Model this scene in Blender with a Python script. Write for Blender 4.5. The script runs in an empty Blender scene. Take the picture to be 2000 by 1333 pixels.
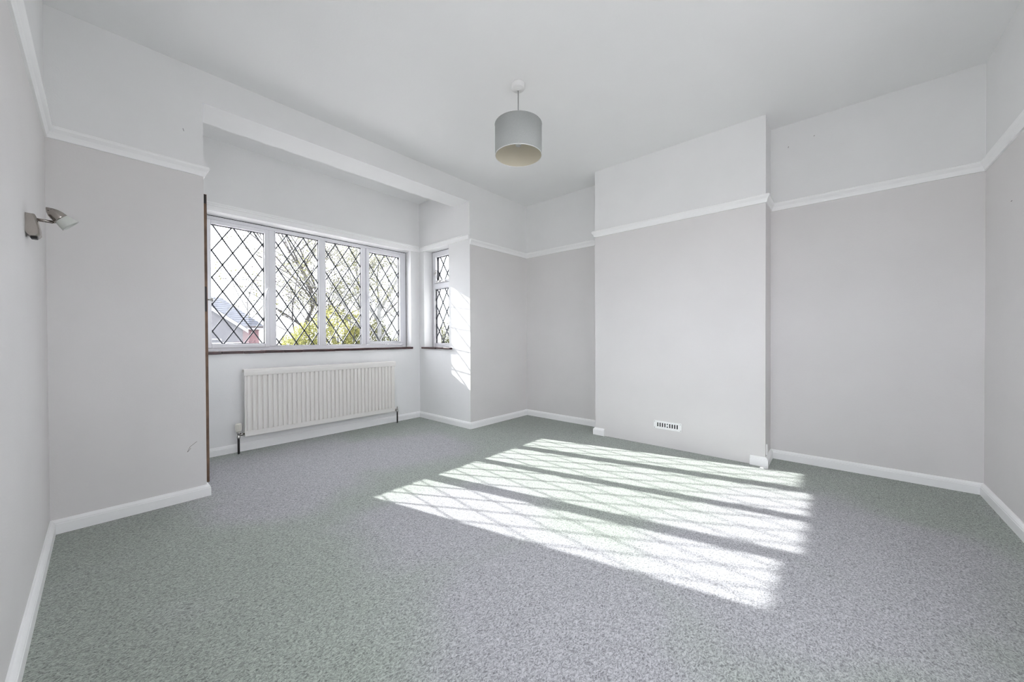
import bpy, bmesh, math, random
from mathutils import Vector, Matrix, Euler
PI = math.pi
scene = bpy.context.scene
C = scene.collection

# ------------------------------------------------------------------ camera, sky, sun, exposure
cam_d = bpy.data.cameras.new('camera')
cam_d.sensor_width = 36.0
cam_d.lens = 711.67 / 2000 * 36.0
cam_d.clip_start = 0.02
cam_d.clip_end = 500
cam = bpy.data.objects.new('camera', cam_d)
C.objects.link(cam)
YAW, PITCH, ROLL = 0.8453, -0.0081, -0.0042
fw = Vector((math.sin(YAW) * math.cos(PITCH), math.cos(YAW) * math.cos(PITCH), math.sin(PITCH)))
rt = Vector((math.cos(YAW), -math.sin(YAW), 0))
up = rt.cross(fw)
r2 = rt * math.cos(ROLL) + up * math.sin(ROLL)
u2 = up * math.cos(ROLL) - rt * math.sin(ROLL)
cam.matrix_world = Matrix(((r2.x, u2.x, -fw.x, 0), (r2.y, u2.y, -fw.y, 0), (r2.z, u2.z, -fw.z, 1.0), (0, 0, 0, 1)))
scene.camera = cam

SUN = Vector((0.475, -1.97, -1.0)).normalized()
world = bpy.data.worlds.new('sky')
scene.world = world
world.use_nodes = True
wn = world.node_tree
bg = wn.nodes['Background']
# bright, evenly hazy pale-blue sky
bg.inputs['Color'].default_value = (0.945, 0.935, 1.0, 1)
bg.inputs['Strength'].default_value = 3.4

sun_d = bpy.data.lights.new('sun', 'SUN')
sun_d.energy = 6.0
sun_d.angle = math.radians(0.48)
sun_d.color = (1.0, 0.975, 0.955)
sun = bpy.data.objects.new('sun', sun_d)
C.objects.link(sun)
sun.rotation_euler = SUN.to_track_quat('-Z', 'Y').to_euler()
sun.location = (-2, 12, 8)

vs = scene.view_settings
vs.view_transform = 'Standard'
vs.look = 'None'
vs.gamma = 1.0
vs.use_curve_mapping = False
vs.exposure = 1.33
scene.cycles.max_bounces = 16
scene.cycles.diffuse_bounces = 12
scene.cycles.transparent_max_bounces = 24
scene.cycles.use_denoising = True
scene.cycles.filter_width = 1.1
scene.cycles.sample_clamp_indirect = 8.0

# ------------------------------------------------------------------ helpers
def srgb(r, g, b):
    f = lambda c: (c / 255 / 12.92) if c / 255 <= 0.04045 else ((c / 255 + 0.055) / 1.055) ** 2.4
    return (f(r), f(g), f(b), 1)

def mat(name, col, rough=0.6, metal=0.0, noise=0.0, nscale=20.0, bump=0.0, bscale=60.0, coat=0.0):
    m = bpy.data.materials.new(name)
    m.use_nodes = True
    nt = m.node_tree
    p = nt.nodes['Principled BSDF']
    p.inputs['Base Color'].default_value = col
    p.inputs['Roughness'].default_value = rough
    p.inputs['Metallic'].default_value = metal
    if coat:
        p.inputs['Coat Weight'].default_value = coat
    tc = nt.nodes.new('ShaderNodeTexCoord')
    if noise:
        n = nt.nodes.new('ShaderNodeTexNoise')
        n.inputs['Scale'].default_value = nscale
        n.inputs['Detail'].default_value = 4
        nt.links.new(tc.outputs['Object'], n.inputs['Vector'])
        r = nt.nodes.new('ShaderNodeValToRGB')
        a = [max(0, c * (1 - noise)) for c in col[:3]] + [1]
        b = [min(1, c * (1 + noise)) for c in col[:3]] + [1]
        r.color_ramp.elements[0].color = a
        r.color_ramp.elements[1].color = b
        r.color_ramp.elements[0].position = 0.3
        r.color_ramp.elements[1].position = 0.7
        nt.links.new(n.outputs['Fac'], r.inputs['Fac'])
        nt.links.new(r.outputs['Color'], p.inputs['Base Color'])
    if bump:
        n2 = nt.nodes.new('ShaderNodeTexNoise')
        n2.inputs['Scale'].default_value = bscale
        n2.inputs['Detail'].default_value = 5
        nt.links.new(tc.outputs['Object'], n2.inputs['Vector'])
        bp = nt.nodes.new('ShaderNodeBump')
        bp.inputs['Strength'].default_value = bump
        bp.inputs['Distance'].default_value = 0.004
        nt.links.new(n2.outputs['Fac'], bp.inputs['Height'])
        nt.links.new(bp.outputs['Normal'], p.inputs['Normal'])
    return m

M = {}
M['white'] = mat('white_emulsion', (0.80, 0.80, 0.80, 1), 0.65, noise=0.015, nscale=3, bump=0.12, bscale=120)
M['ceil'] = mat('ceiling_emulsion', (0.85, 0.85, 0.85, 1), 0.7, noise=0.012, nscale=2, bump=0.1, bscale=90)
M['greige'] = mat('greige_emulsion', (0.70, 0.682, 0.677, 1), 0.6, noise=0.02, nscale=2.5, bump=0.12, bscale=120)
M['gloss'] = mat('white_gloss_paint', (0.90, 0.90, 0.90, 1), 0.35, bump=0.15, bscale=25)
M['upvc'] = mat('white_plastic_frame', (0.80, 0.80, 0.83, 1), 0.3)
M['seal_and_gap'] = mat('dark_seal_and_gap_shade', (0.03, 0.03, 0.035, 1), 0.7)
M['lead'] = mat('lead_strip', (0.07, 0.075, 0.085, 1), 0.5, 0.6)
M['rad'] = mat('radiator_enamel', (0.76, 0.74, 0.71, 1), 0.4)
M['trv'] = mat('valve_plastic', (0.72, 0.70, 0.64, 1), 0.45)
M['chrome'] = mat('valve_chrome', (0.5, 0.49, 0.47, 1), 0.25, 1.0)
M['pipe'] = mat('dark_pipe', (0.035, 0.028, 0.028, 1), 0.5, 0.2)
M['nickel'] = mat('brushed_nickel', (0.36, 0.33, 0.305, 1), 0.24, 1.0, bump=0.05, bscale=200)
M['black'] = mat('black_plastic', (0.012, 0.012, 0.012, 1), 0.4)
M['duct_shade'] = mat('vent_shade_black', (0.006, 0.006, 0.006, 1), 0.9)
M['shade'] = mat('grey_shade_fabric', (0.42, 0.435, 0.43, 1), 0.75, noise=0.04, nscale=150)
M['lining'] = mat('cream_shade_lining', (0.60, 0.56, 0.46, 1), 0.6)
M['cord'] = mat('grey_flex', (0.30, 0.30, 0.30, 1), 0.6)
M['plastic'] = mat('white_plastic', (0.78, 0.78, 0.78, 1), 0.4)
M['edgewood'] = mat('bare_door_edge_wood', (0.15, 0.088, 0.055, 1), 0.6, noise=0.45, nscale=9, bump=0.2, bscale=40)
M['tile'] = mat('dark_red_sill_tile', (0.045, 0.018, 0.018, 1), 0.35, noise=0.35, nscale=14, bump=0.2, bscale=20)
M['mortar'] = mat('sill_grout', (0.55, 0.5, 0.48, 1), 0.8)
M['scuff'] = mat('scuff', (0.12, 0.115, 0.11, 1), 0.8)

def glass_mat():
    m = bpy.data.materials.new('window_glass')
    m.use_nodes = True
    nt = m.node_tree
    nt.nodes.clear()
    out = nt.nodes.new('ShaderNodeOutputMaterial')
    mix = nt.nodes.new('ShaderNodeMixShader')
    tr = nt.nodes.new('ShaderNodeBsdfTransparent')
    tr.inputs['Color'].default_value = (0.95, 0.97, 0.97, 1)
    gl = nt.nodes.new('ShaderNodeBsdfGlossy')
    gl.inputs['Roughness'].default_value = 0.02
    lw = nt.nodes.new('ShaderNodeLayerWeight')
    lw.inputs['Blend'].default_value = 0.5
    pw = nt.nodes.new('ShaderNodeMath'); pw.operation = 'POWER'; pw.inputs[1].default_value = 4.0
    fr = nt.nodes.new('ShaderNodeMath'); fr.operation = 'MULTIPLY_ADD'; fr.inputs[1].default_value = 0.55; fr.inputs[2].default_value = 0.025
    nt.links.new(lw.outputs['Facing'], pw.inputs[0])
    nt.links.new(pw.outputs[0], fr.inputs[0])
    nt.links.new(fr.outputs[0], mix.inputs[0])
    nt.links.new(tr.outputs[0], mix.inputs[1])
    nt.links.new(gl.outputs[0], mix.inputs[2])
    nt.links.new(mix.outputs[0], out.inputs[0])
    return m
M['glass'] = glass_mat()

def frosted_mat():
    m = bpy.data.materials.new('frosted_glass')
    m.use_nodes = True
    p = m.node_tree.nodes['Principled BSDF']
    p.inputs['Base Color'].default_value = (0.75, 0.77, 0.73, 1)
    p.inputs['Roughness'].default_value = 0.35
    p.inputs['Transmission Weight'].default_value = 0.35
    return m
M['frost'] = frosted_mat()

def carpet_mat():
    m = bpy.data.materials.new('grey_green_carpet')
    m.use_nodes = True
    nt = m.node_tree
    L = nt.links.new
    p = nt.nodes['Principled BSDF']
    p.inputs['Roughness'].default_value = 0.95
    p.inputs['Specular IOR Level'].default_value = 0.1
    p.inputs['Sheen Weight'].default_value = 0.25
    p.inputs['Sheen Roughness'].default_value = 0.6
    tc = nt.nodes.new('ShaderNodeTexCoord')
    # greyer areas against greener pile
    n1 = nt.nodes.new('ShaderNodeTexNoise')
    n1.inputs['Scale'].default_value = 1.6
    n1.inputs['Detail'].default_value = 3
    L(tc.outputs['Object'], n1.inputs['Vector'])
    # greyer patches: (x, y, radius)
    acc = None
    for bx_, by_, br_ in ((1.0, 3.2, .75), (1.75, 2.95, .6), (1.05, .75, .55), (1.75, .25, .5), (2.45, -.05, .6), (1.35, 1.6, .5), (.7, 2.6, .35)):
        ds = nt.nodes.new('ShaderNodeVectorMath'); ds.operation = 'DISTANCE'
        ds.inputs[1].default_value = (bx_, by_, 0)
        L(tc.outputs['Object'], ds.inputs[0])
        mr = nt.nodes.new('ShaderNodeMapRange'); mr.interpolation_type = 'SMOOTHSTEP'
        mr.inputs['From Min'].default_value = br_ * 1.5
        mr.inputs['From Max'].default_value = br_ * .3
        L(ds.outputs['Value'], mr.inputs['Value'])
        if acc is None:
            acc = mr.outputs[0]
        else:
            mm = nt.nodes.new('ShaderNodeMath'); mm.operation = 'MAXIMUM'
            L(acc, mm.inputs[0]); L(mr.outputs[0], mm.inputs[1])
            acc = mm.outputs[0]
    sm = nt.nodes.new('ShaderNodeMath'); sm.operation = 'MULTIPLY_ADD'
    sm.inputs[1].default_value = 1.6
    L(n1.outputs['Fac'], sm.inputs[0])
    L(acc, sm.inputs[2])
    r1 = nt.nodes.new('ShaderNodeValToRGB')
    r1.color_ramp.elements[0].position = 0.50
    r1.color_ramp.elements[1].position = 1.0
    r1.color_ramp.interpolation = 'EASE'
    hs = nt.nodes.new('ShaderNodeMath'); hs.operation = 'MULTIPLY'; hs.inputs[1].default_value = 0.62
    L(sm.outputs[0], hs.inputs[0])
    r1.color_ramp.elements[0].color = (0.345, 0.385, 0.342, 1)
    r1.color_ramp.elements[1].color = (0.415, 0.415, 0.435, 1)
    L(hs.outputs[0], r1.inputs['Fac'])
    # pile: short wriggly tufts
    nw = nt.nodes.new('ShaderNodeTexNoise')
    nw.inputs['Scale'].default_value = 60
    nw.inputs['Detail'].default_value = 2
    L(tc.outputs['Object'], nw.inputs['Vector'])
    mx = nt.nodes.new('ShaderNodeMixRGB')
    mx.blend_type = 'ADD'
    mx.inputs[0].default_value = 0.02
    L(tc.outputs['Object'], mx.inputs[1])
    L(nw.outputs['Color'], mx.inputs[2])
    n2 = nt.nodes.new('ShaderNodeTexNoise')
    n2.inputs['Scale'].default_value = 175
    n2.inputs['Detail'].default_value = 3
    n2.inputs['Roughness'].default_value = 0.65
    n2.inputs['Distortion'].default_value = 0.5
    mp = nt.nodes.new('ShaderNodeMapping')
    mp.inputs['Rotation'].default_value = (0, 0, 0.85)
    mp.inputs['Scale'].default_value = (0.62, 1.15, 1)
    L(mx.outputs[0], mp.inputs['Vector'])
    L(mp.outputs[0], n2.inputs['Vector'])
    r2_ = nt.nodes.new('ShaderNodeValToRGB')
    r2_.color_ramp.elements[0].position = 0.34
    r2_.color_ramp.elements[1].position = 0.63
    r2_.color_ramp.elements[0].color = (0.36, 0.36, 0.36, 1)
    r2_.color_ramp.elements[1].color = (1.22, 1.22, 1.22, 1)
    L(n2.outputs['Fac'], r2_.inputs['Fac'])
    mu = nt.nodes.new('ShaderNodeMixRGB')
    mu.blend_type = 'MULTIPLY'
    mu.inputs[0].default_value = 1.0
    L(r1.outputs[0], mu.inputs[1])
    L(r2_.outputs[0], mu.inputs[2])
    L(mu.outputs[0], p.inputs['Base Color'])
    bp = nt.nodes.new('ShaderNodeBump')
    bp.inputs['Strength'].default_value = 0.8
    bp.inputs['Distance'].default_value = 0.004
    L(n2.outputs['Fac'], bp.inputs['Height'])
    L(bp.outputs['Normal'], p.inputs['Normal'])
    return m
M['carpet'] = carpet_mat()

def leaf_mat(name, c1, c2, trans=0.4):
    m = bpy.data.materials.new(name)
    m.use_nodes = True
    nt = m.node_tree
    p = nt.nodes['Principled BSDF']
    out = nt.nodes['Material Output']
    tc = nt.nodes.new('ShaderNodeTexCoord')
    n = nt.nodes.new('ShaderNodeTexNoise')
    n.inputs['Scale'].default_value = 1.8
    n.inputs['Detail'].default_value = 5
    r = nt.nodes.new('ShaderNodeValToRGB')
    r.color_ramp.elements[0].position = 0.38
    r.color_ramp.elements[1].position = 0.62
    r.color_ramp.elements[0].color = c1
    r.color_ramp.elements[1].color = c2
    nt.links.new(tc.outputs['Object'], n.inputs['Vector'])
    nt.links.new(n.outputs['Fac'], r.inputs['Fac'])
    nt.links.new(r.outputs[0], p.inputs['Base Color'])
    p.inputs['Roughness'].default_value = 0.55
    tl = nt.nodes.new('ShaderNodeBsdfTranslucent')
    nt.links.new(r.outputs[0], tl.inputs['Color'])
    mx = nt.nodes.new('ShaderNodeMixShader')
    mx.inputs[0].default_value = trans
    nt.links.new(p.outputs[0], mx.inputs[1])
    nt.links.new(tl.outputs[0], mx.inputs[2])
    nt.links.new(mx.outputs[0], out.inputs[0])
    return m

def link(name, me, parent=None, mats=None, smooth=False):
    o = bpy.data.objects.new(name, me)
    C.objects.link(o)
    if parent is not None:
        o.parent = parent
        o.matrix_parent_inverse = parent.matrix_world.inverted() if parent.type != 'EMPTY' else Matrix.Translation(-parent.location)
    if mats:
        for m in (mats if isinstance(mats, (list, tuple)) else [mats]):
            me.materials.append(M[m] if isinstance(m, str) else m)
    if smooth:
        for f in me.polygons:
            f.use_smooth = True
    return o

def obj(name, bm, mats, parent=None, smooth=False):
    bmesh.ops.recalc_face_normals(bm, faces=bm.faces)
    me = bpy.data.meshes.new(name)
    bm.to_mesh(me)
    bm.free()
    return link(name, me, parent, mats, smooth)

def struct(name, bm, mats, parent=None):
    o = obj(name, bm, mats, parent)
    if parent is None:
        o['kind'] = 'structure'
    return o

def tag(o, label, cat, group=None):
    o['label'] = label
    o['category'] = cat
    if group:
        o['group'] = group
    return o

def thing(name, label, cat, loc, group=None):
    o = bpy.data.objects.new(name, None)
    o.empty_display_size = 0.05
    C.objects.link(o)
    o.location = loc
    return tag(o, label, cat, group)

def box(bm, x0, x1, y0, y1, z0, z1, mi=0, bev=0.0):
    vs_ = [bm.verts.new((x, y, z)) for x in (x0, x1) for y in (y0, y1) for z in (z0, z1)]
    F = [(0, 1, 3, 2), (4, 6, 7, 5), (0, 4, 5, 1), (2, 3, 7, 6), (0, 2, 6, 4), (1, 5, 7, 3)]
    fs = [bm.faces.new([vs_[i] for i in f]) for f in F]
    for f in fs:
        f.material_index = mi
    if bev:
        es = list({e for f in fs for e in f.edges})
        bmesh.ops.bevel(bm, geom=es, offset=bev, segments=2, profile=0.5, affect='EDGES')
    return fs

def prism(bm, poly, z0, z1, mi=0):
    a = [bm.verts.new((x, y, z0)) for x, y in poly]
    b = [bm.verts.new((x, y, z1)) for x, y in poly]
    n = len(poly)
    fs = [bm.faces.new(a[::-1]), bm.faces.new(b)]
    for i in range(n):
        fs.append(bm.faces.new((a[i], a[(i + 1) % n], b[(i + 1) % n], b[i])))
    for f in fs:
        f.material_index = mi
    return fs

def lathe(bm, prof, center=(0, 0, 0), axis=(0, 0, 1), seg=32, mi=0, cap=True):
    ax = Vector(axis).normalized()
    q = ax.to_track_quat('Z', 'Y')
    c = Vector(center)
    rings = []
    for r, h in prof:
        if r < 1e-6:
            rings.append([bm.verts.new(c + q @ Vector((0, 0, h)))])
        else:
            rings.append([bm.verts.new(c + q @ Vector((r * math.cos(2 * PI * i / seg), r * math.sin(2 * PI * i / seg), h))) for i in range(seg)])
    for A, B in zip(rings, rings[1:]):
        for i in range(seg):
            j = (i + 1) % seg
            if len(A) == 1 and len(B) == 1:
                continue
            if len(A) == 1:
                f = bm.faces.new((A[0], B[i], B[j]))
            elif len(B) == 1:
                f = bm.faces.new((A[i], A[j], B[0]))
            else:
                f = bm.faces.new((A[i], A[j], B[j], B[i]))
            f.material_index = mi
    if cap:
        if len(rings[0]) > 1:
            bm.faces.new(rings[0][::-1]).material_index = mi
        if len(rings[-1]) > 1:
            bm.faces.new(rings[-1]).material_index = mi

def tube(bm, pts, rad, seg=8, mi=0):
    pts = [Vector(p) for p in pts]
    rads = rad if isinstance(rad, (list, tuple)) else [rad] * len(pts)
    rings = []
    prev = None
    for i, p in enumerate(pts):
        d = (pts[min(i + 1, len(pts) - 1)] - pts[max(i - 1, 0)]).normalized()
        if prev is None:
            a = d.orthogonal().normalized()
        else:
            a = (prev - d * prev.dot(d))
            a = a.normalized() if a.length > 1e-6 else d.orthogonal().normalized()
        prev = a
        b = d.cross(a)
        rings.append([bm.verts.new(p + (a * math.cos(2 * PI * k / seg) + b * math.sin(2 * PI * k / seg)) * rads[i]) for k in range(seg)])
    for A, B in zip(rings, rings[1:]):
        for k in range(seg):
            bm.faces.new((A[k], A[(k + 1) % seg], B[(k + 1) % seg], B[k])).material_index = mi
    bm.faces.new(rings[0][::-1]).material_index = mi
    bm.faces.new(rings[-1]).material_index = mi

def offset_pt(path, i, o):
    """point i of the plan path moved o to the right of travel, mitred at corners"""
    P = [Vector(p) for p in path]
    def nrm(a, b):
        d = (b - a).normalized()
        return Vector((d.y, -d.x))
    if i == 0:
        return P[0] + nrm(P[0], P[1]) * o
    if i == len(P) - 1:
        return P[-1] + nrm(P[-2], P[-1]) * o
    n1, n2 = nrm(P[i - 1], P[i]), nrm(P[i], P[i + 1])
    return P[i] + (n1 + n2) * (o / (1 + n1.dot(n2)))

def moulding(path, prof, names, mats):
    """one mesh object for each straight run of a mitred moulding"""
    out = []
    for s in range(len(path) - 1):
        bm = bmesh.new()
        A = []
        B = []
        for o, z in prof:
            a, b = offset_pt(path, s, o), offset_pt(path, s + 1, o)
            A.append(bm.verts.new((a.x, a.y, z)))
            B.append(bm.verts.new((b.x, b.y, z)))
        n = len(prof)
        for i in range(n):
            bm.faces.new((A[i], A[(i + 1) % n], B[(i + 1) % n], B[i]))
        bm.faces.new(A[::-1])
        bm.faces.new(B)
        out.append(struct(names[s], bm, mats))
    return out

# ------------------------------------------------------------------ measured plan (metres, camera at 0,0,1)
xl, yn, xb, xr, yw, xf, xc = -0.1818, 3.0068, 0.4408, 2.6972, 3.9668, 3.6797, 3.3913
yc1, yc2, yr, zc = 1.8568, 0.4005, -0.7029, 2.7056
ZB = 2.503            # underside of the bay beam
YB = 3.277            # back of the bay beam
YO = 4.215            # outer face of the bay front wall
ZR = 2.06             # paint changes behind the picture rail
HEAD, SILL = 2.097, 0.872

# ------------------------------------------------------------------ room shell
bm = bmesh.new(); box(bm, xl - .25, xf + .25, yr - .25, YO, -.2, 0); struct('floor', bm, 'carpet')
bm = bmesh.new(); box(bm, xl - .25, xf + .25, yr - .25, YO, zc, zc + .2); struct('ceiling', bm, 'ceil')

def two_tone(bm, x0, x1, y0, y1, z0=0.0, z1=None):
    box(bm, x0, x1, y0, y1, z0, ZR, 0)
    box(bm, x0, x1, y0, y1, ZR, z1 or zc, 1)

def side_white(bm, axis):
    bm.normal_update()
    for f in bm.faces:
        if abs(f.normal[axis]) > 0.5:
            f.material_index = 1

# openings for two invented windows out of view, added to brighten the room
RWY0, RWY1, RWZ0, RWZ1 = -.60, 1.12, .85, 2.02
bm = bmesh.new()
two_tone(bm, xl - .25, xl, yr - .25, RWY0)
two_tone(bm, xl - .25, xl, RWY1, YO)
box(bm, xl - .25, xl, RWY0, RWY1, 0, RWZ0, 0)
box(bm, xl - .25, xl, RWY0, RWY1, RWZ1, ZR, 0)
box(bm, xl - .25, xl, RWY0, RWY1, ZR, zc, 1)
wall_left = struct('wall_left', bm, ['greige', 'white'])
RVX0, RVX1 = .60, 2.10
bm = bmesh.new()
two_tone(bm, xl, RVX0, yr - .25, yr)
two_tone(bm, RVX1, xf, yr - .25, yr)
box(bm, RVX0, RVX1, yr - .25, yr, 0, RWZ0, 0)
box(bm, RVX0, RVX1, yr - .25, yr, RWZ1, ZR, 0)
box(bm, RVX0, RVX1, yr - .25, yr, ZR, zc, 1)
wall_right = struct('wall_right', bm, ['greige', 'white'])
bm = bmesh.new(); two_tone(bm, xl, xb, yn, yn + .1); side_white(bm, 0); wall_nib = struct('wall_front_left', bm, ['greige', 'white'])
bm = bmesh.new(); box(bm, xl, xb, yn + .1, YO, 0, zc); struct('wall_bay_left', bm, ['white'])
bm = bmesh.new(); two_tone(bm, xr + .26, xf, yn, yn + .2); struct('wall_front_right', bm, ['greige', 'white'])
bm = bmesh.new(); two_tone(bm, xf, xf + .25, yr - .25, yn + .2); wall_rec = struct('wall_far', bm, ['greige', 'white'])
bm = bmesh.new(); two_tone(bm, xc, xf, yc2, yc1); wall_chim = struct('wall_chimney_breast', bm, ['greige', 'white'])
bm = bmesh.new(); box(bm, xb, xr, yn, YB, ZB, zc); struct('trim_beam', bm, ['white'])
# bay front wall round the window (splayed reveals)
XWL, XWR = 0.575, 2.571       # opening at the wall face
XFL, XFR = 0.560, 2.606       # opening at the frame
YF0, YF1 = 4.125, 4.185       # window frame depth
bm = bmesh.new()
box(bm, xb, xr, yw, YO, 0, SILL)
box(bm, xb, xr, yw, YO, HEAD, zc)
prism(bm, [(xb, yw), (XWL, yw), (XFL, YF0), (XFL, YO), (xb, YO)], SILL, HEAD)
prism(bm, [(XWR, yw), (xr, yw), (xr, YO), (XFR, YO), (XFR, YF0)], SILL, HEAD)
struct('wall_bay_front', bm, ['white'])
# bay right cheek with the side window
YSN, YSF = 3.375, 3.864
XS0, XS1 = xr + .125, xr + .185
XO = xr + .26
bm = bmesh.new()
for z0, z1, mi in ((0, SILL, 0), (HEAD, zc, 1)):
    box(bm, xr, XO, yn, YO, z0, z1, mi)
box(bm, xr, XO, yn, YSN, SILL, HEAD, 0)
box(bm, xr, XO, YSF, YO, SILL, HEAD, 0)
bm.normal_update()
for f in bm.faces:
    c = f.calc_center_median()
    f.material_index = 0 if (abs(c.y - yn) < 1e-4 and c.z < ZR) else 1
struct('wall_bay_right', bm, ['greige', 'white'])

# skirting and picture rail, mitred round the room
SK = [(0, 0), (.019, 0), (.019, .050), (.0165, .054), (.0165, .058), (.011, .066), (.006, .071), (0, .072)]
moulding([(xc, yc2 + .10), (xc, yc2), (xf, yc2), (xf, yr), (xl, yr), (xl, yn), (xb, yn), (xb, yn + .06)], SK,
         ['baseboard_chimney_right', 'baseboard_chimney_side', 'baseboard_far_right', 'baseboard_right', 'baseboard_left', 'baseboard_front_left', 'baseboard_return'], 'gloss')
moulding([(xb, yw - .06), (xb, yw), (xr, yw), (xr, yn), (xf, yn), (xf, yc1), (xc, yc1), (xc, yc1 - .105)], SK,
         ['baseboard_bay_left', 'baseboard_bay_front', 'baseboard_bay_right', 'baseboard_front_right', 'baseboard_far_left', 'baseboard_chimney_left_side', 'baseboard_chimney_left'], 'gloss')
RL = [(0, 2.033), (.008, 2.034), (.010, 2.048), (.015, 2.062), (.023, 2.072), (.027, 2.078), (.027, 2.089), (.022, 2.095), (0, 2.095)]
moulding([(xl, yr), (xl, yn), (xb, yn), (xb, yn + .25)], RL, ['trim_rail_left', 'trim_rail_front_left', 'trim_rail_return'], 'gloss')
moulding([(xr, yn), (xf, yn), (xf, yc1), (xc, yc1), (xc, yc2), (xf, yc2), (xf, yr), (xl, yr)], RL,
         ['trim_rail_front_right', 'trim_rail_far_left', 'trim_rail_chimney_left', 'trim_rail_chimney', 'trim_rail_chimney_right', 'trim_rail_far_right', 'trim_rail_right'], 'gloss')
BF = [(0, 2.092), (.010, 2.092), (.012, 2.108), (.012, 2.132), (.018, 2.138), (.018, 2.146), (.024, 2.152), (.024, 2.163), (0, 2.166)]
moulding([(xb, yw), (xr, yw)], BF, ['trim_board_front'], 'gloss')
moulding([(xr, yw - .024), (xr, yn + .012)], [(0, 2.094), (.012, 2.094), (.012, 2.138), (0, 2.140)], ['trim_board_side'], 'gloss')
moulding([(xr, yw - .03), (xr, yn + .10)], [(0, 2.139), (.018, 2.139), (.020, 2.144), (.018, 2.149), (0, 2.150)], ['trim_cap_side'], 'gloss')

# ------------------------------------------------------------------ windows
def clip_line(p, d, x0, x1, z0, z1):
    t0, t1 = -99.0, 99.0
    for k, lo, hi in ((0, x0, x1), (1, z0, z1)):
        a, b = (lo - p[k]) / d[k], (hi - p[k]) / d[k]
        if a > b:
            a, b = b, a
        t0, t1 = max(t0, a), min(t1, b)
    return (t0, t1) if t1 - t0 > 0.02 else None

LW, LH = 0.153, 0.240
def window_light(win, place, u0, u1, z0, z1, pu, pz, sash, name, depth=0.0):
    """a glazed light: frame of four rails, pane and diamond lead strips; place(u, w, z) gives world coordinates,
    w being the depth measured outwards from the room face of the window frame"""
    fr = sash
    bm = bmesh.new()
    def pbox(bm, ua, ub, wa, wb, za, zb, bev=0.0):
        a, b = place(ua, wa, za), place(ub, wb, zb)
        box(bm, min(a.x, b.x), max(a.x, b.x), min(a.y, b.y), max(a.y, b.y), za, zb, 0, bev)
    w0, w1 = -depth, 0.045
    pbox(bm, u0 - fr, u0, w0, w1, z0 - fr, z1 + fr, .003)
    pbox(bm, u1, u1 + fr, w0, w1, z0 - fr, z1 + fr, .003)
    pbox(bm, u0, u1, w0, w1, z0 - fr, z0, .003)
    pbox(bm, u0, u1, w0, w1, z1, z1 + fr, .003)
    light = obj(name, bm, 'upvc', win)
    # thin dark gasket round the glass
    bm = bmesh.new()
    g = .0035
    wg0, wg1 = .012, .040
    for a, b, c, d in ((u0, u0 + g, z0, z1), (u1 - g, u1, z0, z1), (u0, u1, z0, z0 + g), (u0, u1, z1 - g, z1)):
        pbox(bm, a, b, wg0, wg1, c, d)
    obj('glazing_gasket', bm, 'seal_and_gap', light)
    bm = bmesh.new()
    a, b = .020, .026
    pbox(bm, u0, u1, a, b, z0, z1)
    obj('pane', bm, 'glass', light)
    # lead strips on both faces of the glass
    hw = .0046
    for sgn in (1, -1):
        dx, dz = LW / 2, sgn * LH / 2
        ln = math.hypot(dx, dz)
        for k in range(-16, 17):
            p = (pu + k * LW, pz)
            t = clip_line(p, (dx, dz), u0, u1, z0, z1)
            if not t:
                continue
            nx, nz = -dz / ln * hw, dx / ln * hw
            bm = bmesh.new()
            for wa, wb in ((.018, .020), (.026, .028)):
                vv = []
                for w in (wa, wb):
                    for tt, s in ((t[0], 1), (t[1], 1), (t[1], -1), (t[0], -1)):
                        u, z = p[0] + dx * tt + nx * s, p[1] + dz * tt + nz * s
                        vv.append(bm.verts.new(place(u, w, z)))
                for f in ((0, 1, 2, 3), (7, 6, 5, 4), (0, 4, 5, 1), (1, 5, 6, 2), (2, 6, 7, 3), (3, 7, 4, 0)):
                    bm.faces.new([vv[i] for i in f])
            obj('lead_strip', bm, 'lead', light)
    return light

# --- front window
fplace = lambda u, w, z: Vector((u, YF0 + w, z))
bm = bmesh.new()
ZF0, ZF1 = 0.893, 2.092
for a in ((XFL + .004, .606, ZF0, ZF1), (2.549, XFR - .006, ZF0, ZF1), (.606, 2.549, ZF0, .930), (.606, 2.549, 2.062, ZF1)):
    box(bm, a[0], a[1], YF0, YF1, a[2], a[3], 0, .003)
win1 = struct('window_1', bm, 'upvc')
for a, b in ((1.088, 1.142), (1.551, 1.613), (2.019, 2.066)):
    bm = bmesh.new()
    box(bm, a, b, YF0 - .004, YF1, .930, 2.062, 0, .006)
    obj('mullion', bm, 'upvc', win1)
bm = bmesh.new()
box(bm, XFL, XFR, YF0 + .004, YF0 + .03, ZF1, HEAD)
box(bm, XFR - .006, XFR, YF0 + .004, YF0 + .03, ZF0, ZF1)
obj('frame_gap_shade', bm, 'seal_and_gap', win1)  # dark strip standing in for the shadow line in the frame gap
L1 = window_light(win1, fplace, .648, 1.052, .957, 2.022, .657, 1.792, .035, 'casement', .014)
L2 = window_light(win1, fplace, 1.148, 1.546, .936, 2.056, 1.253, 1.810, .006, 'fixed_light', .002)
L3 = window_light(win1, fplace, 1.618, 2.014, .936, 2.056, 1.729, 1.803, .005, 'fixed_light', .002)
L4 = window_light(win1, fplace, 2.106, 2.508, .968, 2.024, 2.178, 1.800, .035, 'casement', .014)

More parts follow.
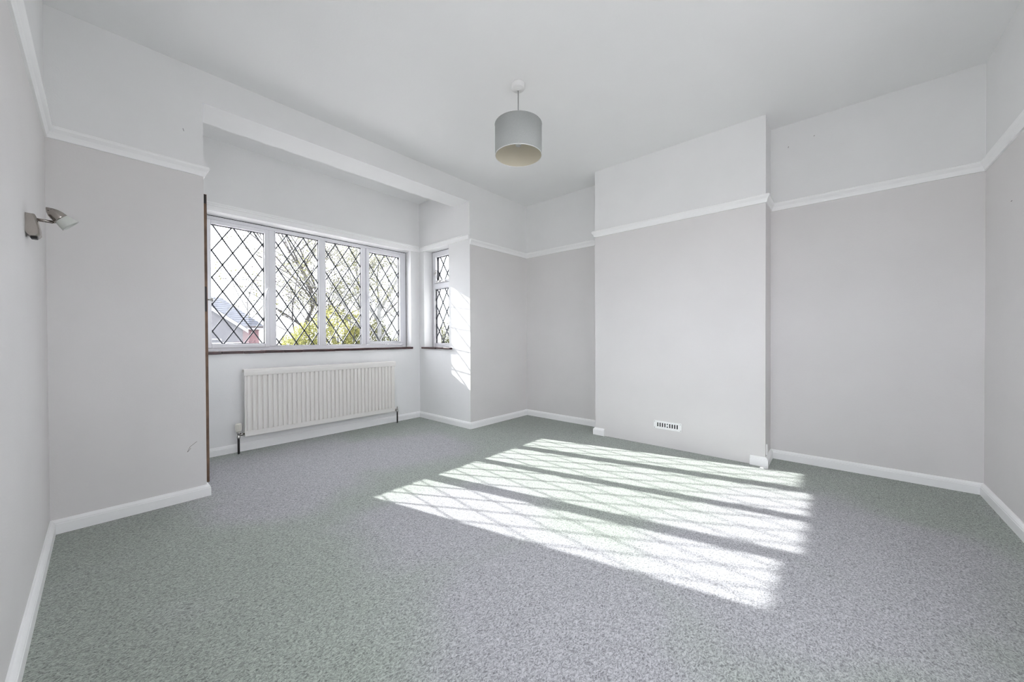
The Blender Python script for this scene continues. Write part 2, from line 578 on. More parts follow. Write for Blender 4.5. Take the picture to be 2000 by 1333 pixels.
def handle(light, u, z, flip, name='handle'):
    bm = bmesh.new()
    y = YF0 - .014
    box(bm, u - .010, u + .010, y - .010, y, z - .035, z + .035, 0, .003)
    box(bm, u - .008, u + .008, y - .034, y - .010, z - .012, z + .010, 0, .003)
    tube(bm, [(u, y - .030, z), (u - .012 * flip, y - .040, z - .03), (u - .022 * flip, y - .045, z - .07), (u - .024 * flip, y - .047, z - .105)], [.009, .008, .007, .006], 8)
    obj(name, bm, 'upvc', light, True)
handle(L1, 1.070, 1.480, 1)
handle(L4, 2.089, 1.490, -1)

# --- side window in the right cheek of the bay
splace = lambda u, w, z: Vector((XS0 + w, u, z))
bm = bmesh.new()
for a in ((YSN + .004, YSN + .045, .893, 2.092), (YSF - .045, YSF - .006, .893, 2.092), (YSN + .045, YSF - .045, .893, .932), (YSN + .045, YSF - .045, 2.062, 2.092)):
    box(bm, XS0, XS1, a[0], a[1], a[2], a[3], 0, .003)
win2 = struct('window_2', bm, 'upvc')
bm = bmesh.new()
box(bm, XS0 - .003, XS1, YSN + .045, YSF - .045, 1.630, 1.690, 0, .004)
obj('transom', bm, 'upvc', win2)
bm = bmesh.new()
box(bm, XS0 + .004, XS0 + .03, YSF - .006, YSF, .893, 2.092)
box(bm, XS0 + .004, XS0 + .03, YSN, YSF, 2.092, HEAD)
obj('frame_gap_shade', bm, 'seal_and_gap', win2)  # gap shadow painted as a dark strip, as on the front window
L5 = window_light(win2, splace, YSN + .052, YSF - .052, .940, 1.622, 3.752, 1.571, .006, 'fixed_light', .002)
L6 = window_light(win2, splace, YSN + .085, YSF - .088, 1.728, 2.024, 3.661, 1.926, .036, 'casement', .012)
bm = bmesh.new()
box(bm, XS0 - .030, XS0 - .012, YSF - .300, YSF - .110, 1.698, 1.712, 0, .003)
box(bm, XS0 - .040, XS0 - .012, YSF - .200, YSF - .175, 1.700, 1.722, 0, .003)
obj('stay_bar', bm, 'chrome', L6)
bm = bmesh.new()
box(bm, XS0 - .026, XS0 - .012, YSF - .112, YSF - .098, 1.80, 1.86, 0, .003)
tube(bm, [(XS0 - .026, YSF - .105, 1.84), (XS0 - .045, YSF - .110, 1.825), (XS0 - .048, YSF - .118, 1.78)], [.007, .006, .005], 8)
obj('handle', bm, 'chrome', L6)

# --- made-up windows beside and behind the camera, added as fill light
def added_window(name, place, u0, u1):
    def b4(bm, a, b, c, d, w0, w1, bev=.003):
        p, q = place(a, w0), place(b, w1)
        box(bm, min(p[0], q[0]), max(p[0], q[0]), min(p[1], q[1]), max(p[1], q[1]), c, d, 0, bev)
    bm = bmesh.new()
    for a in ((u0, u0 + .05, RWZ0, RWZ1), (u1 - .05, u1, RWZ0, RWZ1), (u0 + .05, u1 - .05, RWZ0, RWZ0 + .05), (u0 + .05, u1 - .05, RWZ1 - .05, RWZ1)):
        b4(bm, *a, .13, .19)
    w = struct(name, bm, 'upvc')
    m = (u0 + u1) / 2
    bm = bmesh.new(); b4(bm, m - .03, m + .03, RWZ0 + .05, RWZ1 - .05, .13, .19); obj('mullion', bm, 'upvc', w)
    for a, b in ((u0 + .05, m - .03), (m + .03, u1 - .05)):
        bm = bmesh.new(); b4(bm, a, b, RWZ0 + .05, RWZ1 - .05, .158, .164, 0); obj('pane', bm, 'glass', w)
    bm = bmesh.new(); b4(bm, u0 - .02, u1 + .02, RWZ0 - .022, RWZ0, -.02, .13); obj('added_window_sill', bm, 'gloss', w)
added_window('added_window_left', lambda u, w: (xl - w, u), RWY0, RWY1)
added_window('added_window_rear', lambda u, w: (u, yr - w), RVX0, RVX1)

# --- tiled sills: each tile its own piece, set in grout
def tile_mesh(w, d, h):
    bm = bmesh.new()
    box(bm, 0, w, 0, d, 0, h, 0, .003)
    bmesh.ops.recalc_face_normals(bm, faces=bm.faces)
    me = bpy.data.meshes.new('sill_tile')
    bm.to_mesh(me); bm.free()
    me.materials.append(M['tile'])
    return me
rng = random.Random(4)
bm = bmesh.new()
prism(bm, [(XWL + .002, yw - .020), (XWR - .002, yw - .020), (XWR - .002, yw), (XFR - .003, YF0 - .002), (XFR - .003, YF0 + .05), (XFL + .003, YF0 + .05), (XFL + .003, YF0 - .002), (XWL + .002, yw)], SILL, SILL + .012)
sill1 = struct('trim_sill_front', bm, 'mortar')
NT = 13
tw = (2.584 - .530) / NT
tm = tile_mesh(tw - .002, .155, .024)
for i in range(NT):
    o = link('sill_tile', tm, sill1)
    o.location = (.530 + i * tw, yw - .030 + rng.uniform(-.003, .003), SILL - .001 + rng.uniform(-.001, .0015))
    o.rotation_euler = (rng.uniform(-.004, .004), rng.uniform(-.004, .004), rng.uniform(-.006, .006))
bm = bmesh.new()
box(bm, xr - .020, XS0 + .05, YSN + .002, YSF - .002, SILL, SILL + .012)
sill2 = struct('trim_sill_side', bm, 'mortar')
NT = 4
tw = (3.892 - 3.318) / NT
tm = tile_mesh(.155, tw - .004, .020)
for i in range(NT):
    o = link('sill_tile', tm, sill2)
    o.location = (xr - .028 + rng.uniform(-.002, .002), 3.318 + i * tw, SILL + rng.uniform(-.001, .001))
    o.rotation_euler = (0, 0, rng.uniform(-.01, .01))

# ------------------------------------------------------------------ cupboard door seen edge-on in the bay's left cheek
DX0, DX1, DY0, DY1, DZ0, DZ1 = xb + .004, .487, 3.21, 3.86, .020, 1.99
bm = bmesh.new()
box(bm, DX0, DX1, DY0 + .004, DY1, DZ0, DZ1, 0, .002)
door = struct('door_1', bm, 'gloss')
bm = bmesh.new(); box(bm, DX0, DX1 - .001, DY0, DY0 + .004, DZ0 + .002, DZ1 - .002); obj('bare_edge', bm, 'edgewood', door)
bm = bmesh.new(); box(bm, DX0 + .006, DX1 - .006, DY0 - .002, DY0, 1.19, 1.36, 0, .001); obj('latch_plate', bm, 'pipe', door)
bm = bmesh.new(); box(bm, DX0 + .008, DX1 - .004, DY0 - .003, DY0, 1.925, 1.985, 0, .001); obj('ball_catch', bm, 'pipe', door)
bm = bmesh.new(); lathe(bm, [(.014, 0), (.014, .003), (.005, .004), (.005, .014), (.009, .020), (.013, .026), (.013, .031), (.008, .034), (0, .035)], (DX1, DY0 + .035, 1.275), (1, 0, 0), 20); obj('knob', bm, 'chrome', door, True)
for z in (.25, 1.70):
    bm = bmesh.new(); tube(bm, [(DX1 + .002, DY1 + .004, z), (DX1 + .002, DY1 + .004, z + .08)], .005, 8); obj('hinge', bm, 'chrome', door)
bm = bmesh.new(); box(bm, xb, DX1, DY1 + .008, DY1 + .06, 0, 2.05, 0, .002); obj('hinge_post', bm, 'gloss', door)

# ------------------------------------------------------------------ radiator
RX0, RX1, RZ0, RZ1, RY = .827, 2.287, .142, .736, 3.857
rad = thing('radiator', 'long white fluted panel radiator mounted on the wall under the wide leaded window', 'radiator', (1.557, 3.90, 0))
NF = 36
pit = (RX1 - RX0 - .03) / NF
bm = bmesh.new()
pts = [(RX0 + .004, RY + .012)]
for i in range(NF):
    a = RX0 + .015 + i * pit
    pts += [(a + pit * .04, RY + .013), (a + pit * .13, RY + .003), (a + pit * .22, RY), (a + pit * .62, RY), (a + pit * .78, RY + .0045), (a + pit * .90, RY + .006), (a + pit * .96, RY + .013)]
pts += [(RX1 - .004, RY + .012)]
A = [bm.verts.new((x, y, RZ0 + .050)) for x, y in pts]
B = [bm.verts.new((x, y, RZ1 - .060)) for x, y in pts]
for i in range(len(pts) - 1):
    bm.faces.new((A[i], A[i + 1], B[i + 1], B[i]))
Ab = [bm.verts.new((x, RY + .022, RZ0 + .050)) for x in (RX0 + .004, RX1 - .004)]
Bb = [bm.verts.new((x, RY + .022, RZ1 - .060)) for x in (RX0 + .004, RX1 - .004)]
bm.faces.new((Ab[0], Ab[1], Bb[1], Bb[0]))
bm.faces.new((A[0], B[0], Bb[0], Ab[0])); bm.faces.new((A[-1], Ab[1], Bb[1], B[-1]))
obj('fluted_panel', bm, 'rad', rad)
bm = bmesh.new(); box(bm, RX0 + .001, RX1 - .001, RY + .004, RY + .022, RZ0, RZ0 + .052, 0, .007); obj('bottom_rail', bm, 'rad', rad)
bm = bmesh.new(); box(bm, RX0 + .001, RX1 - .001, RY + .004, RY + .022, RZ1 - .062, RZ1 - .006, 0, .005); obj('top_rail', bm, 'rad', rad)
bm = bmesh.new()
# top cover: a folded sheet with rounded front edge
cp = [(RY - .004, RZ1 - .056), (RY - .006, RZ1 - .030), (RY - .004, RZ1 - .010), (RY + .004, RZ1), (RY + .050, RZ1), (RY + .060, RZ1 - .006), (RY + .060, RZ1 - .030), (RY + .056, RZ1 - .030), (RY + .056, RZ1 - .008), (RY + .006, RZ1 - .006), (RY + .001, RZ1 - .012), (RY, RZ1 - .054)]
A = [bm.verts.new((RX0 - .003, y, z)) for y, z in cp]; B = [bm.verts.new((RX1 + .003, y, z)) for y, z in cp]
n = len(cp)
for i in range(n):
    bm.faces.new((A[i], A[(i + 1) % n], B[(i + 1) % n], B[i]))
bm.faces.new(A[::-1]); bm.faces.new(B)
obj('top_cover', bm, 'rad', rad)
for x in (RX0 + .25, (RX0 + RX1) / 2, RX1 - .25):
    bm = bmesh.new(); box(bm, x - .02, x + .02, RY + .022, yw, .22, .68, 0, .002); obj('wall_bracket', bm, 'pipe', rad)
bm = bmesh.new()
for i in range(46):
    x = RX0 + .02 + i * (RX1 - RX0 - .04) / 45
    box(bm, x - .001, x + .001, RY + .022, RY + .050, .20, .66)
o = obj('convector_fins', bm, 'rad', rad); o['kind'] = 'stuff'
# thermostatic valve on the left end
vx, vy = .787, 3.885
bm = bmesh.new()
prof = [(.014, .190), (.019, .196), (.022, .205), (.022, .212)]
lathe(bm, [(0, .192), (.015, .192), (.020, .200), (.0225, .212), (.0225, .252), (.021, .262), (.017, .267), (0, .268)], (vx, vy, 0), (0, 0, 1), 28)
for k in range(18):
    a = 2 * PI * k / 18
    c, s = math.cos(a), math.sin(a)
    tube(bm, [(vx + c * .0225, vy + s * .0225, .214), (vx + c * .0225, vy + s * .0225, .256)], .0016, 6)
obj('thermostatic_head', bm, 'trv', rad)
bm = bmesh.new()
lathe(bm, [(.0, .130), (.011, .130), (.013, .140), (.013, .150), (.010, .156), (.010, .175), (.014, .178), (.014, .192), (0, .192)], (vx, vy, 0), (0, 0, 1), 16)
lathe(bm, [(0, 0), (.009, 0), (.009, .014), (.013, .015), (.013, .030), (.008, .031), (.008, .046), (0, .046)], (vx, vy, .166), (1, 0, 0), 14)
obj('valve_body', bm, 'chrome', rad, True)
bm = bmesh.new(); tube(bm, [(vx, vy, -.005), (vx, vy, .132)], .0085, 12); obj('pipe', bm, 'pipe', rad, True)
vx2 = 2.324
bm = bmesh.new()
lathe(bm, [(0, .126), (.010, .126), (.013, .134), (.013, .148), (.010, .152), (.010, .164), (.006, .166), (.006, .192), (0, .193)], (vx2, vy, 0), (0, 0, 1), 16)
lathe(bm, [(0, 0), (.008, 0), (.008, .012), (.012, .013), (.012, .026), (.007, .027), (.007, .042), (0, .042)], (vx2, vy, .156), (-1, 0, 0), 14)
obj('lockshield_valve', bm, 'chrome', rad, True)
bm = bmesh.new(); tube(bm, [(vx2, vy, -.005), (vx2, vy, .130)], .0085, 12); obj('pipe', bm, 'pipe', rad, True)

# ------------------------------------------------------------------ pendant lamp
PX, PY = 1.874, 1.597
pend = thing('pendant_lamp', 'grey fabric drum shade with cream lining hanging by a white cord from the ceiling', 'lamp', (PX, PY, zc))
bm = bmesh.new(); lathe(bm, [(0, zc), (.046, zc), (.046, zc - .004), (.0455, zc - .006), (.044, zc - .028), (.040, zc - .034), (.012, zc - .036), (.008, zc - .042), (.005, zc - .043), (0, zc - .043)][::-1], (PX, PY, 0), (0, 0, 1), 40, cap=False); obj('ceiling_rose', bm, 'plastic', pend, True)
bm = bmesh.new(); tube(bm, [(PX, PY, zc - .04), (PX, PY, 2.43)], .0032, 8); obj('cord', bm, 'cord', pend, True)
SR, SZ0, SZ1 = .157, 2.226, 2.432
bm = bmesh.new(); lathe(bm, [(SR, SZ0), (SR, SZ1), (SR - .0012, SZ1), (SR - .0012, SZ0)], (PX, PY, 0), (0, 0, 1), 72, cap=False)
shade = obj('shade', bm, 'shade', pend, True)
bm = bmesh.new(); lathe(bm, [(SR - .0016, SZ0 + .001), (SR - .0016, SZ1 - .001), (SR - .0026, SZ1 - .001), (SR - .0026, SZ0 + .001)], (PX, PY, 0), (0, 0, 1), 72, cap=False); obj('lining', bm, 'lining', shade, True)
for z, mn in ((SZ0, 'bottom_rim'), (SZ1, 'top_rim')):
    bm = bmesh.new()
    N = 72
    ring = []
    for i in range(N):
        a = 2 * PI * i / N
        ring.append([bm.verts.new((PX + math.cos(a) * (SR - .001 + .0026 * math.cos(t)), PY + math.sin(a) * (SR - .001 + .0026 * math.cos(t)), z + .0026 * math.sin(t))) for t in (0, PI / 3, 2 * PI / 3, PI, 4 * PI / 3, 5 * PI / 3)])
    for i in range(N):
        for k in range(6):
            bm.faces.new((ring[i][k], ring[(i + 1) % N][k], ring[(i + 1) % N][(k + 1) % 6], ring[i][(k + 1) % 6]))
    obj(mn, bm, 'plastic' if mn == 'bottom_rim' else 'shade', shade, True)
bm = bmesh.new(); lathe(bm, [(0, 2.432), (.012, 2.430), (.016, 2.415), (.019, 2.40), (.019, 2.37), (.024, 2.366), (.024, 2.350), (.019, 2.346), (.019, 2.300), (.016, 2.292), (.016, 2.31), (0, 2.31)][::-1], (PX, PY, 0), (0, 0, 1), 28, cap=False); obj('lamp_holder', bm, 'plastic', pend, True)
bm = bmesh.new()
for k in range(3):
    a = 2 * PI * k / 3 + .4
    tube(bm, [(PX + .020 * math.cos(a), PY + .020 * math.sin(a), 2.358), (PX + .10 * math.cos(a), PY + .10 * math.sin(a), 2.385), (PX + (SR - .002) * math.cos(a), PY + (SR - .002) * math.sin(a), SZ1 - .003)], .002, 6)
obj('shade_carrier', bm, 'plastic', pend)

# ------------------------------------------------------------------ wall spotlight
spot = thing('wall_spotlight', 'brushed nickel wall spotlight with small frosted glass cup and short arm', 'lamp', (xl, 2.26, 1.43))
bm = bmesh.new()
pp = [(0, 1.471), (.022, 1.470), (.025, 1.462), (.030, 1.440), (.0345, 1.415), (.0350, 1.396), (.030, 1.388), (.010, 1.386), (.004, 1.392), (0, 1.400)]
ys = [2.222, 2.226, 2.236, 2.284, 2.294, 2.298]
ins = [.006, .002, 0, 0, .002, .006]
rows = []
for y, s in zip(ys, ins):
    rows.append([bm.verts.new((xl + max(0, x - s * (1 if x > .012 else 0)), y, 1.43 + (z - 1.43) * (1 - s * 8))) for x, z in pp])
n = len(pp)
for A, B in zip(rows, rows[1:]):
    for i in range(n):
        bm.faces.new((A[i], A[(i + 1) % n], B[(i + 1) % n], B[i]))
bm.faces.new(rows[0]); bm.faces.new(rows[-1][::-1])
plate = obj('wall_plate', bm, 'nickel', spot)
bm = bmesh.new(); box(bm, xl + .010, xl + .027, 2.240, 2.275, 1.381, 1.389, 0, .002); obj('rocker_switch', bm, 'black', plate)
bm = bmesh.new(); lathe(bm, [(0, 0), (.003, 0), (.003, .002), (0, .0025)], (xl + .010, 2.2245, 1.436), (0, -1, 0), 12); obj('fixing_screw', bm, 'chrome', plate)
bm = bmesh.new(); tube(bm, [(xl + .020, 2.258, 1.456), (xl + .062, 2.258, 1.4545)], .0058, 16); obj('arm', bm, 'nickel', spot, True)
bm = bmesh.new(); tube(bm, [(xl + .060, 2.258, 1.4545), (xl + .070, 2.256, 1.4580), (xl + .080, 2.254, 1.4640)], [.0050, .0058, .0050], 12); obj('swivel_joint', bm, 'nickel', spot, True)
hd = Vector((.72, .06, -.69)).normalized()
tip = Vector((-.1355, 2.252, 1.5065))
bm = bmesh.new()
lathe(bm, [(0, 0), (.004, .003), (.0120, .012), (.0185, .024), (.0215, .036), (.0222, .046), (.0218, .052), (.0170, .053), (0, .053)], tip, hd, 28)
head = obj('lamp_head', bm, 'nickel', spot, True)
bm = bmesh.new()
lathe(bm, [(.0150, .046), (.0215, .050), (.0245, .062), (.0280, .078), (.0295, .084), (.0280, .084), (.0225, .064), (.0185, .053), (.0140, .048)], tip, hd, 32, cap=False)
obj('glass_cup', bm, 'frost', spot, True)
bm = bmesh.new()
q = hd.to_track_quat('Z', 'Y')
for dy, dd in ((-.004, .014), (.003, .014)):
    c = tip + hd * dd + Vector((dy, -.0108, dy * .9))
    lathe(bm, [(0, 0), (.0014, 0), (.0014, .0015), (0, .0015)], c, (0, -1, 0), 8)
obj('vent_hole', bm, 'black', head)

# ------------------------------------------------------------------ air vent in the chimney breast
VY0, VY1, VZ0, VZ1 = 1.0115, 1.2535, .163, .237
vent = thing('air_vent', 'small white rectangular slotted air vent low on the chimney breast', 'vent', (xc, (VY0 + VY1) / 2, VZ0))
xv = xc - .006
bm = bmesh.new(); box(bm, xc - .0012, xc, VY0 + .010, VY1 - .010, VZ0 + .010, VZ1 - .010); obj('duct_shade_sheet', bm, 'duct_shade', vent)  # black sheet painting the shade inside the duct behind the slats
bm = bmesh.new()
sz0, sz1 = VZ0 + .020, VZ1 - .018
box(bm, xv, xc - .0014, VY0, VY1, VZ0, sz0, 0, .0015); box(bm, xv, xc - .0014, VY0, VY1, sz1, VZ1, 0, .0015)
sl = 9
sp = (VY1 - VY0 - .050) / sl
box(bm, xv, xc - .0014, VY0, VY0 + .025 + .26 * sp, sz0, sz1); box(bm, xv, xc - .0014, VY1 - .025 - .26 * sp, VY1, sz0, sz1)
obj('frame', bm, 'gloss', vent)
for i in range(sl - 1):
    y0 = VY0 + .025 + i * sp
    bm = bmesh.new(); box(bm, xv, xc - .0014, y0 + .74 * sp, y0 + 1.26 * sp, sz0, sz1); obj('slat', bm, 'gloss', vent)
ym = (VY0 + VY1) / 2
bm = bmesh.new(); lathe(bm, [(0, 0), (.0075, 0), (.006, .004), (0, .005)], (xv, ym, (sz0 + sz1) / 2), (-1, 0, 0), 16); obj('slide_knob', bm, 'gloss', vent, True)
for y in (VY0 + .008, VY1 - .008):
    for z in (VZ0 + .009, VZ1 - .009):
        bm = bmesh.new(); lathe(bm, [(0, 0), (.003, 0), (.003, .0012), (0, .0016)], (xv, y, z), (-1, 0, 0), 10); obj('screw', bm, 'chrome', vent)

# ------------------------------------------------------------------ small fittings by the chimney breast corner
bm = bmesh.new()
box(bm, xc + .028, xc + .044, yc2 - .011, yc2, .083, .165, 0, .002)
tag(obj('cable_trunking', bm, 'plastic'), 'short white plastic trunking piece on the side of the chimney breast above the skirting', 'trunking')
bm = bmesh.new()
prism(bm, [(3.318, .405), (3.352, .378), (3.356, .384), (3.348, .410), (3.326, .428)], .000, .010)
tag(obj('trim_offcut', bm, 'plastic'), 'small white broken trim chip on carpet at chimney breast corner', 'trim chip')

# wear on the walls
def scuff(parent, pts, r, name='scuff_mark'):
    bm = bmesh.new(); tube(bm, pts, r, 5); obj(name, bm, 'scuff', parent)
yy = yn - .0004
scuff(wall_nib, [(.349, yy, .300), (.355, yy, .314), (.362, yy, .330), (.378, yy, .343), (.395, yy, .357)], .0009)
scuff(wall_nib, [(.349, yy, .300), (.356, yy, .306), (.366, yy, .322)], .0008)
xx = xf - .0004
scuff(wall_rec, [(xx, .286, 2.520), (xx, .283, 2.532)], .0016, 'nail_hole')
scuff(wall_rec, [(xx, .128, 2.555), (xx, .122, 2.563)], .0014, 'nail_hole')
yy = yr + .0004
scuff(wall_right, [(3.22, yy, 1.72), (3.235, yy, 1.72)], .0014)
scuff(wall_nib, [(.345, yn - .0004, 2.30), (.350, yn - .0004, 2.285)], .0012)

# ------------------------------------------------------------------ outside: ground, neighbouring house, trees and shrubs
GZ = -2.9
M['pale_ground'] = mat('pale_bounce_ground', (0.40, 0.385, 0.37, 1), 0.9, noise=0.4, nscale=0.6, bump=0.3, bscale=30)  # unseen ground kept pale and neutral for the light it bounces indoors
M['bark'] = mat('grey_bark', (0.035, 0.033, 0.034, 1), 0.9, noise=0.35, nscale=8, bump=0.5, bscale=30)
M['palebark'] = mat('pale_bark', (0.11, 0.11, 0.105, 1), 0.8, noise=0.25, nscale=7, bump=0.4, bscale=30)
M['roof'] = mat('roof_tile', (0.040, 0.044, 0.057, 1), 0.8, noise=0.25, nscale=3, bump=0.2, bscale=20)
M['hbrick'] = mat('house_brick', (0.14, 0.08, 0.085, 1), 0.85, noise=0.2, nscale=12, bump=0.3, bscale=30)
M['render'] = mat('pebbledash', (0.055, 0.053, 0.060, 1), 0.9, noise=0.5, nscale=25, bump=0.6, bscale=40)
M['fascia'] = mat('white_fascia', (0.22, 0.22, 0.235, 1), 0.5)
M['leaf_y'] = leaf_mat('yellow_green_leaves', (0.17, 0.18, 0.055, 1), (0.34, 0.325, 0.11, 1), 0.4)
M['leaf_g'] = leaf_mat('sparse_green_leaves', (0.055, 0.064, 0.030, 1), (0.16, 0.155, 0.060, 1), 0.4)
M['leaf_p'] = leaf_mat('purple_leaves', (0.035, 0.020, 0.030, 1), (0.075, 0.045, 0.050, 1), 0.35)
M['leaf_m'] = leaf_mat('purplish_green_leaves', (0.035, 0.024, 0.034, 1), (0.085, 0.085, 0.040, 1), 0.35)
bm = bmesh.new(); box(bm, -90, 90, -90, 140, GZ - .2, GZ); struct('ground', bm, 'pale_ground')

def tree(name, label, cat, x, y, h, spread, leafn, leafm, barkm, seed, r0=.11, leaf=.07, trunk_frac=.35, levels=4, zlow=None, group=None):
    rg = random.Random(seed)
    root = thing(name, label, cat, (x, y, GZ), group)
    bm = bmesh.new()
    tips = []
    def grow(p, d, ln, r, lv):
        n = 4
        pts = [p]
        q = p
        dd = d.copy()
        for i in range(n):
            dd = (dd + Vector((rg.gauss(0, .10), rg.gauss(0, .10), rg.gauss(.03, .05)))).normalized()
            q = q + dd * ln / n
            pts.append(q)
        tube(bm, pts, [r * (1 - .45 * i / n) for i in range(n + 1)], 6 if lv < 2 else 4)
        if lv >= 2:
            tips.extend(pts[1:])
        if lv >= levels:
            return
        k = rg.randint(3, 4) if lv > 0 else rg.randint(6, 8)
        for j in range(k):
            t = rg.uniform(.35, 1.0) if lv else rg.uniform(trunk_frac, 1.0)
            i = min(n - 1, int(t * n))
            b = pts[i].lerp(pts[i + 1], t * n - i)
            a = rg.uniform(0, 2 * PI)
            side = Vector((math.cos(a), math.sin(a), rg.uniform(.15, .8)))
            nd = (dd * .45 + side * spread).normalized()
            grow(b, nd, ln * rg.uniform(.42, .62), r * rg.uniform(.38, .52), lv + 1)
        if lv:
            grow(pts[-1], dd, ln * .55, r * .5, lv + 1)
    grow(Vector((x, y, GZ)), Vector((rg.gauss(0, .03), rg.gauss(0, .03), 1)).normalized(), h * .62, r0, 0)
    obj('trunk', bm, barkm, root, True)
    V, F = [], []
    for i in range(leafn):
        c = rg.choice(tips) + Vector((rg.gauss(0, .16), rg.gauss(0, .16), rg.gauss(0, .13)))
        a = Vector((rg.gauss(0, 1), rg.gauss(0, 1), rg.gauss(0, .6))).normalized()
        b = a.orthogonal().normalized()
        b = Matrix.Rotation(rg.uniform(0, 6.28), 3, a) @ b
        L_ = leaf * rg.uniform(.6, 1.25)
        k = len(V)
        n_ = a.cross(b) * L_ * .12
        V += [c - a * L_ * .5, c + b * L_ * .28 + n_, c + a * L_ * .5, c - b * L_ * .28 + n_]
        F += [(k, k + 1, k + 2), (k, k + 2, k + 3)]
    me = bpy.data.meshes.new('foliage')
    me.from_pydata([tuple(v) for v in V], [], F)
    o = link('foliage', me, root, leafm)
    o['kind'] = 'stuff'
    return root

tree('garden_tree', 'tall slim grey-trunked garden tree with thin scattered green leaves', 'tree', 7.45, 16.2, 10.5, .8, 9500, 'leaf_g', 'bark', 3, r0=.12, leaf=.075)
tree('garden_tree', 'pale-trunked forked garden tree with sparse leaves', 'tree', 6.35, 11.8, 8.8, .75, 9500, 'leaf_g', 'palebark', 8, r0=.12, leaf=.060, trunk_frac=.45)
tree('garden_tree', 'twiggy garden tree with dark purplish leaf buds', 'tree', 5.35, 17.0, 10.2, .9, 5000, 'leaf_m', 'bark', 15, r0=.085, leaf=.070)
tree('distant_tree', 'bare slender tree rising behind the neighbouring house roof', 'tree', 7.6, 46.0, 11.5, .55, 120, 'leaf_g', 'bark', 22, r0=.09, leaf=.10)

def shrub(name, label, x, y, top, rad_, n, leafm, seed, leaf=.075, group=None):
    rg = random.Random(seed)
    root = thing(name, label, 'shrub', (x, y, GZ), group)
    bm = bmesh.new()
    for k in range(9):
        a = rg.uniform(0, 6.28)
        r = rg.uniform(.1, .75) * rad_
        e = Vector((x + r * math.cos(a), y + r * math.sin(a), top - rg.uniform(.2, 1.2)))
        s = Vector((x + .1 * math.cos(a), y + .1 * math.sin(a), GZ))
        tube(bm, [s, s.lerp(e, .5) + Vector((rg.gauss(0, .12), rg.gauss(0, .12), .2)), e], [.035, .025, .008], 5)
    obj('stems', bm, 'bark', root)
    V, F = [], []
    H = top - GZ
    lobes = [(Vector((rg.uniform(-.6, .6) * rad_, rg.uniform(-.6, .6) * rad_, GZ + H * rg.uniform(.45, .86))), rad_ * rg.uniform(.35, .6)) for _ in range(13)]
    for i in range(n):
        c, lr = rg.choice(lobes)
        v = Vector((rg.gauss(0, 1), rg.gauss(0, 1), rg.gauss(0, 1))).normalized() * lr * rg.uniform(.55, 1.05)
        p = Vector((x, y, 0)) + c + v
        a = Vector((rg.gauss(0, 1), rg.gauss(0, 1), rg.gauss(0, .7))).normalized()
        b = Matrix.Rotation(rg.uniform(0, 6.28), 3, a) @ a.orthogonal().normalized()
        L_ = leaf * rg.uniform(.6, 1.3)
        k = len(V)
        n_ = a.cross(b) * L_ * .12
        V += [p - a * L_ * .5, p + b * L_ * .3 + n_, p + a * L_ * .5, p - b * L_ * .3 + n_]
        F += [(k, k + 1, k + 2), (k, k + 2, k + 3)]
    me = bpy.data.meshes.new('foliage')
    me.from_pydata([tuple(v) for v in V], [], F)
    o = link('foliage', me, root, leafm)
    o['kind'] = 'stuff'
    return root
shrub('garden_shrub', 'lower of the two yellow-green shrubs in the garden', 4.6, 13.6, 1.75, 1.0, 17000, 'leaf_y', 31)
shrub('garden_shrub', 'taller of the two yellow-green shrubs in the garden', 6.0, 13.8, 2.45, 1.15, 21000, 'leaf_y', 32)
shrub('garden_shrub', 'loose green shrub behind the pale forked tree', 7.9, 14.0, 2.3, 1.2, 15000, 'leaf_g', 33)
shrub('garden_shrub', 'small reddish shrub in front of the neighbouring house wall', 5.35, 24.0, 1.15, .8, 2500, 'leaf_p', 34)
shrub('garden_shrub', 'green shrub seen through the side window of the bay', 12.8, 15.5, 3.6, 1.5, 14000, 'leaf_g', 35)

# neighbouring house
HY = 36.0
house = thing('neighbour_house', 'neighbouring house with brown tiled hipped roof, white bargeboard and brick wall', 'house', (5.0, HY, GZ))
bm = bmesh.new(); box(bm, -2.0, 8.9, HY + .6, HY + 8, GZ, 2.0); obj('brick_wall', bm, 'hbrick', house)
# pebbledashed gable wing in front
gx, gz = 4.50, 4.06     # gable apex
ex, ez = 7.45, 1.86     # right eave end
bm = bmesh.new()
pl = [(2 * gx - ex, GZ), (ex, GZ), (ex, ez), (gx, gz), (2 * gx - ex, ez)]
a = [bm.verts.new((x, HY - .9, z)) for x, z in pl]; b = [bm.verts.new((x, HY + .6, z)) for x, z in pl]
bm.faces.new(a); bm.faces.new(b[::-1])
for i in range(5):
    bm.faces.new((a[i], b[i], b[(i + 1) % 5], a[(i + 1) % 5]))
obj('gable_wall', bm, 'render', house)
def slab(bm, P, th):
    P = [Vector(p) for p in P]
    nrm = (P[1] - P[0]).cross(P[2] - P[0]).normalized()
    if nrm.z < 0:
        nrm = -nrm
    a = [bm.verts.new(p) for p in P]; b = [bm.verts.new(p + nrm * th) for p in P]
    bm.faces.new(a); bm.faces.new(b)
    for i in range(len(P)):
        bm.faces.new((a[i], a[(i + 1) % len(P)], b[(i + 1) % len(P)], b[i]))
def courses(name, eave0, eave1, top0, top1, nrow, parent):
    """a roof slope built up from overlapping tile courses"""
    rows = []
    e0, e1, t0, t1 = [Vector(v) for v in (eave0, eave1, top0, top1)]
    for i in range(nrow):
        f0, f1 = i / nrow, min(1, (i + 1.15) / nrow)
        bm = bmesh.new()
        lift = Vector((0, 0, .035))
        slab(bm, [e0.lerp(t0, f0) + lift, e1.lerp(t1, f0) + lift, e1.lerp(t1, f1), e0.lerp(t0, f1)], .03)
        obj('tile_course', bm, 'roof', parent)
bm = bmesh.new()
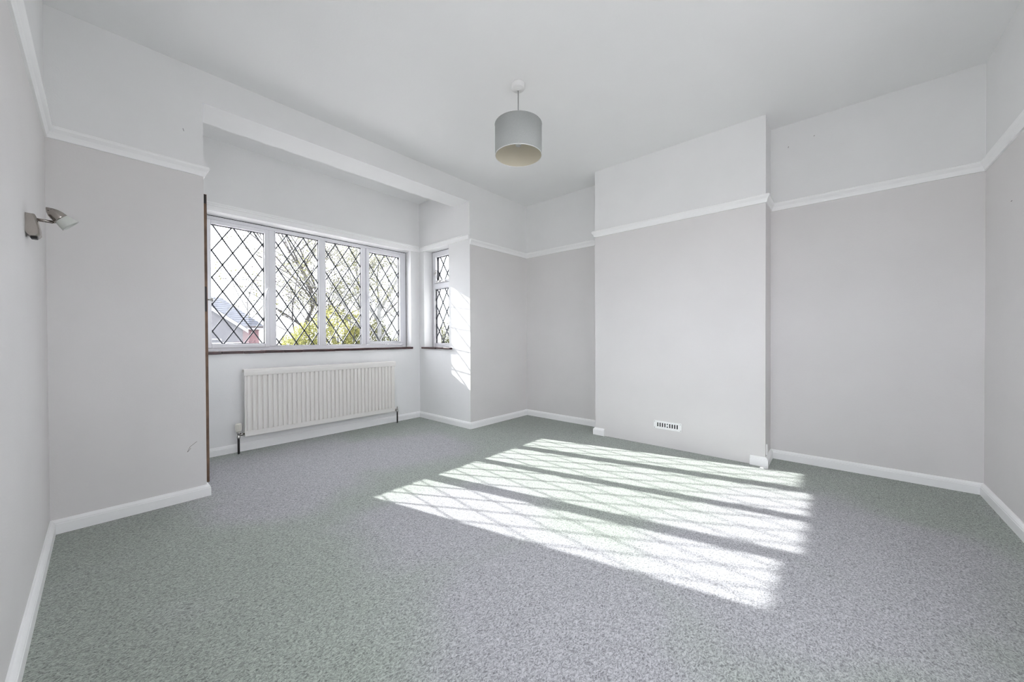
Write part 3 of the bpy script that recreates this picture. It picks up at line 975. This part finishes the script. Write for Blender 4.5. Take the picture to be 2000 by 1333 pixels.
slab(bm, [(-2.4, HY + .2, 2.0), (9.2, HY + .2, 2.0), (6.95, HY + 4.2, 4.56), (-2.4, HY + 4.2, 4.56)], .05)
slab(bm, [(9.2, HY + .2, 2.0), (9.2, HY + 8.3, 2.0), (6.95, HY + 4.2, 4.56)], .05)
slab(bm, [(9.2, HY + 8.3, 2.0), (-2.4, HY + 8.3, 2.0), (-2.4, HY + 4.2, 4.56), (6.95, HY + 4.2, 4.56)], .05)
roof = obj('roof', bm, 'roof', house)
courses('roof', (-2.4, HY + .15, 2.05), (9.2, HY + .15, 2.05), (-2.4, HY + 4.2, 4.64), (6.95, HY + 4.2, 4.64), 14, roof)
bm = bmesh.new()
for s in (1, -1):
    slab(bm, [(gx, HY - 1.1, gz + .10), (gx + s * (ex + .25 - gx), HY - 1.1, ez - .08), (gx + s * (ex + .25 - gx), HY + 2.0, ez - .08), (gx, HY + 2.0, gz + .10)], .08)
obj('wing_roof', bm, 'roof', house)
bm = bmesh.new()
for s in (1, -1):
    P = [(gx, gz + .12), (gx + s * (ex + .30 - gx), ez - .10), (gx + s * (ex + .30 - gx), ez - .36), (gx, gz - .16)]
    a = [bm.verts.new((x, HY - 1.16, z)) for x, z in P]; b = [bm.verts.new((x, HY - 1.10, z)) for x, z in P]
    bm.faces.new(a); bm.faces.new(b)
    for i in range(4):
        bm.faces.new((a[i], a[(i + 1) % 4], b[(i + 1) % 4], b[i]))
obj('bargeboard', bm, 'fascia', house)
bm = bmesh.new(); box(bm, ex, 9.2, HY + .10, HY + .18, 1.80, 2.02); obj('fascia_board', bm, 'fascia', house)
bm = bmesh.new(); tube(bm, [(ex, HY + .04, 2.03), (9.22, HY + .04, 2.03)], .06, 8); obj('gutter', bm, 'pipe', house)
for wx in (3.4, 5.0):
    bm = bmesh.new(); box(bm, wx, wx + 1.1, HY - .98, HY - .88, -.2, 1.05); w = obj('window', bm, 'fascia', house)
    bm = bmesh.new(); box(bm, wx + .08, wx + 1.02, HY - 1.0, HY - .98, -.12, .97); obj('pane', bm, 'seal_and_gap', w)
# white conservatory-like lean-to in front of the wing
bm = bmesh.new(); box(bm, 4.6, 6.9, HY - 3.2, HY - 1.2, GZ, .55, 0, .02); box(bm, 4.5, 7.0, HY - 3.3, HY - 1.2, .55, .75, 0, .02); obj('lean_to', bm, 'fascia', house)
# overhead telephone wire
bm = bmesh.new()
tube(bm, [(-6, 20.5, 4.1), (0, 20.2, 3.72), (3.2, 20.0, 3.64), (6.0, 19.8, 3.75), (12, 19.5, 4.2), (20, 19.0, 5.0)], .012, 6)
tag(obj('telephone_wire', bm, 'pipe'), 'thin overhead telephone wire crossing the sky outside the window', 'wire')
